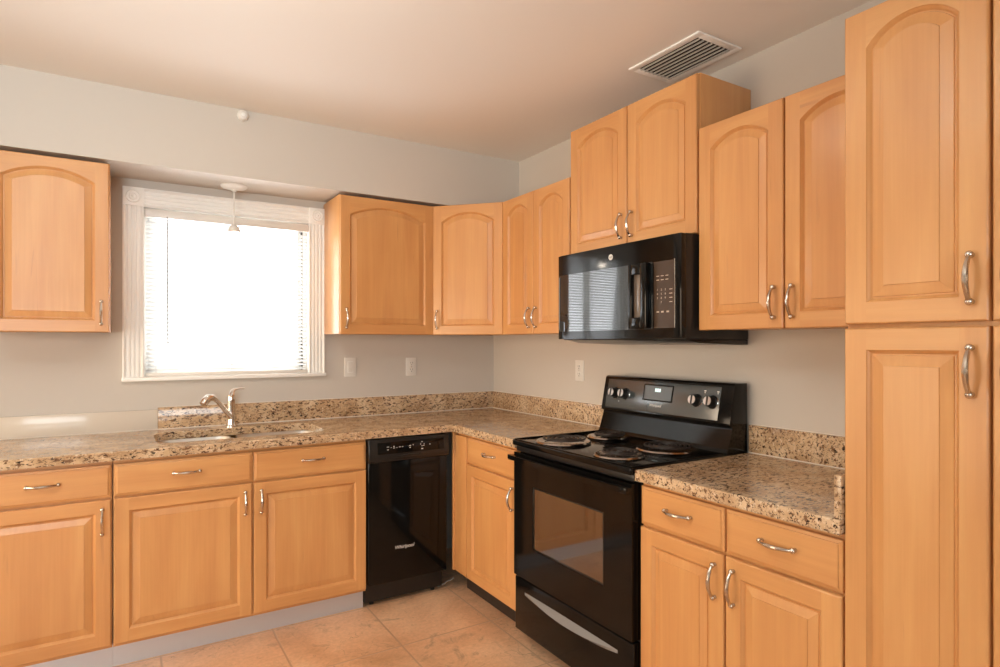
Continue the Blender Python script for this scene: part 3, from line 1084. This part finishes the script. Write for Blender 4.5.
# ---------------------------------------------------------------- pendant lamp over the sink
pl = empty('pendant_lamp', (-1.679, -.121, 2.189), label='small white pendant lamp hanging from the soffit before the window', cat='lamp')
MB().lathe([(.066, 0), (.066, -.004), (.058, -.012), (.035, -.017), (.014, -.020), (.010, -.030), (0, -.030)], n=36).build('canopy', M_WHITE, pl)
MB().tube([(0, 0, -.025), (0, 0, -.205)], .0035, 10).build('stem', M_WHITE, pl)
MB().lathe([(.006, -.192), (.008, -.203), (.014, -.208), (.024, -.217), (.030, -.231), (.0315, -.246), (.029, -.247), (.010, -.228)], n=28, cap=False).build('socket_cup', M_WHITE, pl)
MB().lathe([(.0, -.2295), (.012, -.2300), (.014, -.236), (.017, -.243), (.017, -.249), (.011, -.256), (0, -.258)], n=20).build('bulb', M_BULB, pl)

# flush ceiling lamp (lights the kitchen, above the frame)
cl = empty('ceiling_lamp', (-1.78, -1.82, ZC), label='round frosted flush ceiling lamp over the middle of the kitchen', cat='lamp')
MB().lathe([(.165, 0), (.165, -.018), (.155, -.022), (0, -.022)], n=40).build('base_plate', M_TRIM, cl)
MB().lathe([(.150, -.0225), (.148, -.040), (.130, -.062), (.090, -.080), (.040, -.089), (0, -.091)], n=40).build('glass_dome', M_DOME, cl)

# smoke sensor on the soffit
sn = empty('smoke_sensor', (-1.668, -.32, 2.498), label='small white round sensor high on the soffit above the window', cat='sensor')
MB().lathe([(.028, -.0005), (.028, -.012), (.023, -.022), (.012, -.026), (0, -.026)], n=8, axis='y').build('housing', M_WHITE, sn, smooth=False)
MB().lathe([(.009, -.0262), (.009, -.029), (0, -.030)], n=16, axis='y').build('button', M_TRIM, sn)

# ceiling air vent
vt = empty('air_vent', (-.218, -1.866, ZC), label='white slatted air vent in the ceiling above the microwave cabinet', cat='vent')
vx, vy = .126, .186
mb = MB()
fwd = .030
for (x0, x1, y0, y1) in ((-vx, -vx + fwd, -vy, vy), (vx - fwd, vx, -vy, vy), (-vx + fwd, vx - fwd, -vy, -vy + fwd), (-vx + fwd, vx - fwd, vy - fwd, vy)):
    mb.box(x0, x1, y0, y1, -.008, -.0005, .002)
mb.build('vent_frame', M_TRIM, vt)
MB().box(-vx + fwd, vx - fwd, -vy + fwd, vy - fwd, -.0015, -.0006).build('duct_opening', M_DUCT, vt, smooth=False)
mb = MB()
ns = 8
sp_ = (2 * (vx - fwd)) / ns
for i in range(ns):
    x = -vx + fwd + sp_ * (i + .5)
    mb.prism([(x + .0016, -.0030), (x + .0004, -.0030), (x - .0016, -.0115), (x - .0004, -.0118)], 1, -vy + fwd, vy - fwd)
mb.build('louvres', newmat('vent_slat', (.52, .47, .41), .4), vt, smooth=False)

# loose white cable end on the floor in the corner
mb = MB()
mb.tube([(-.690, -.545, .0035), (-.665, -.530, .0035), (-.640, -.522, .0035), (-.615, -.500, .0035), (-.590, -.497, .0035), (-.560, -.478, .0035)], .0028, 8)
cbo = mb.build('loose_cable', newmat('white_cable', (.75, .72, .66), .4))
tag(cbo, 'short white loose cable on the floor beside the dishwasher', 'cable')
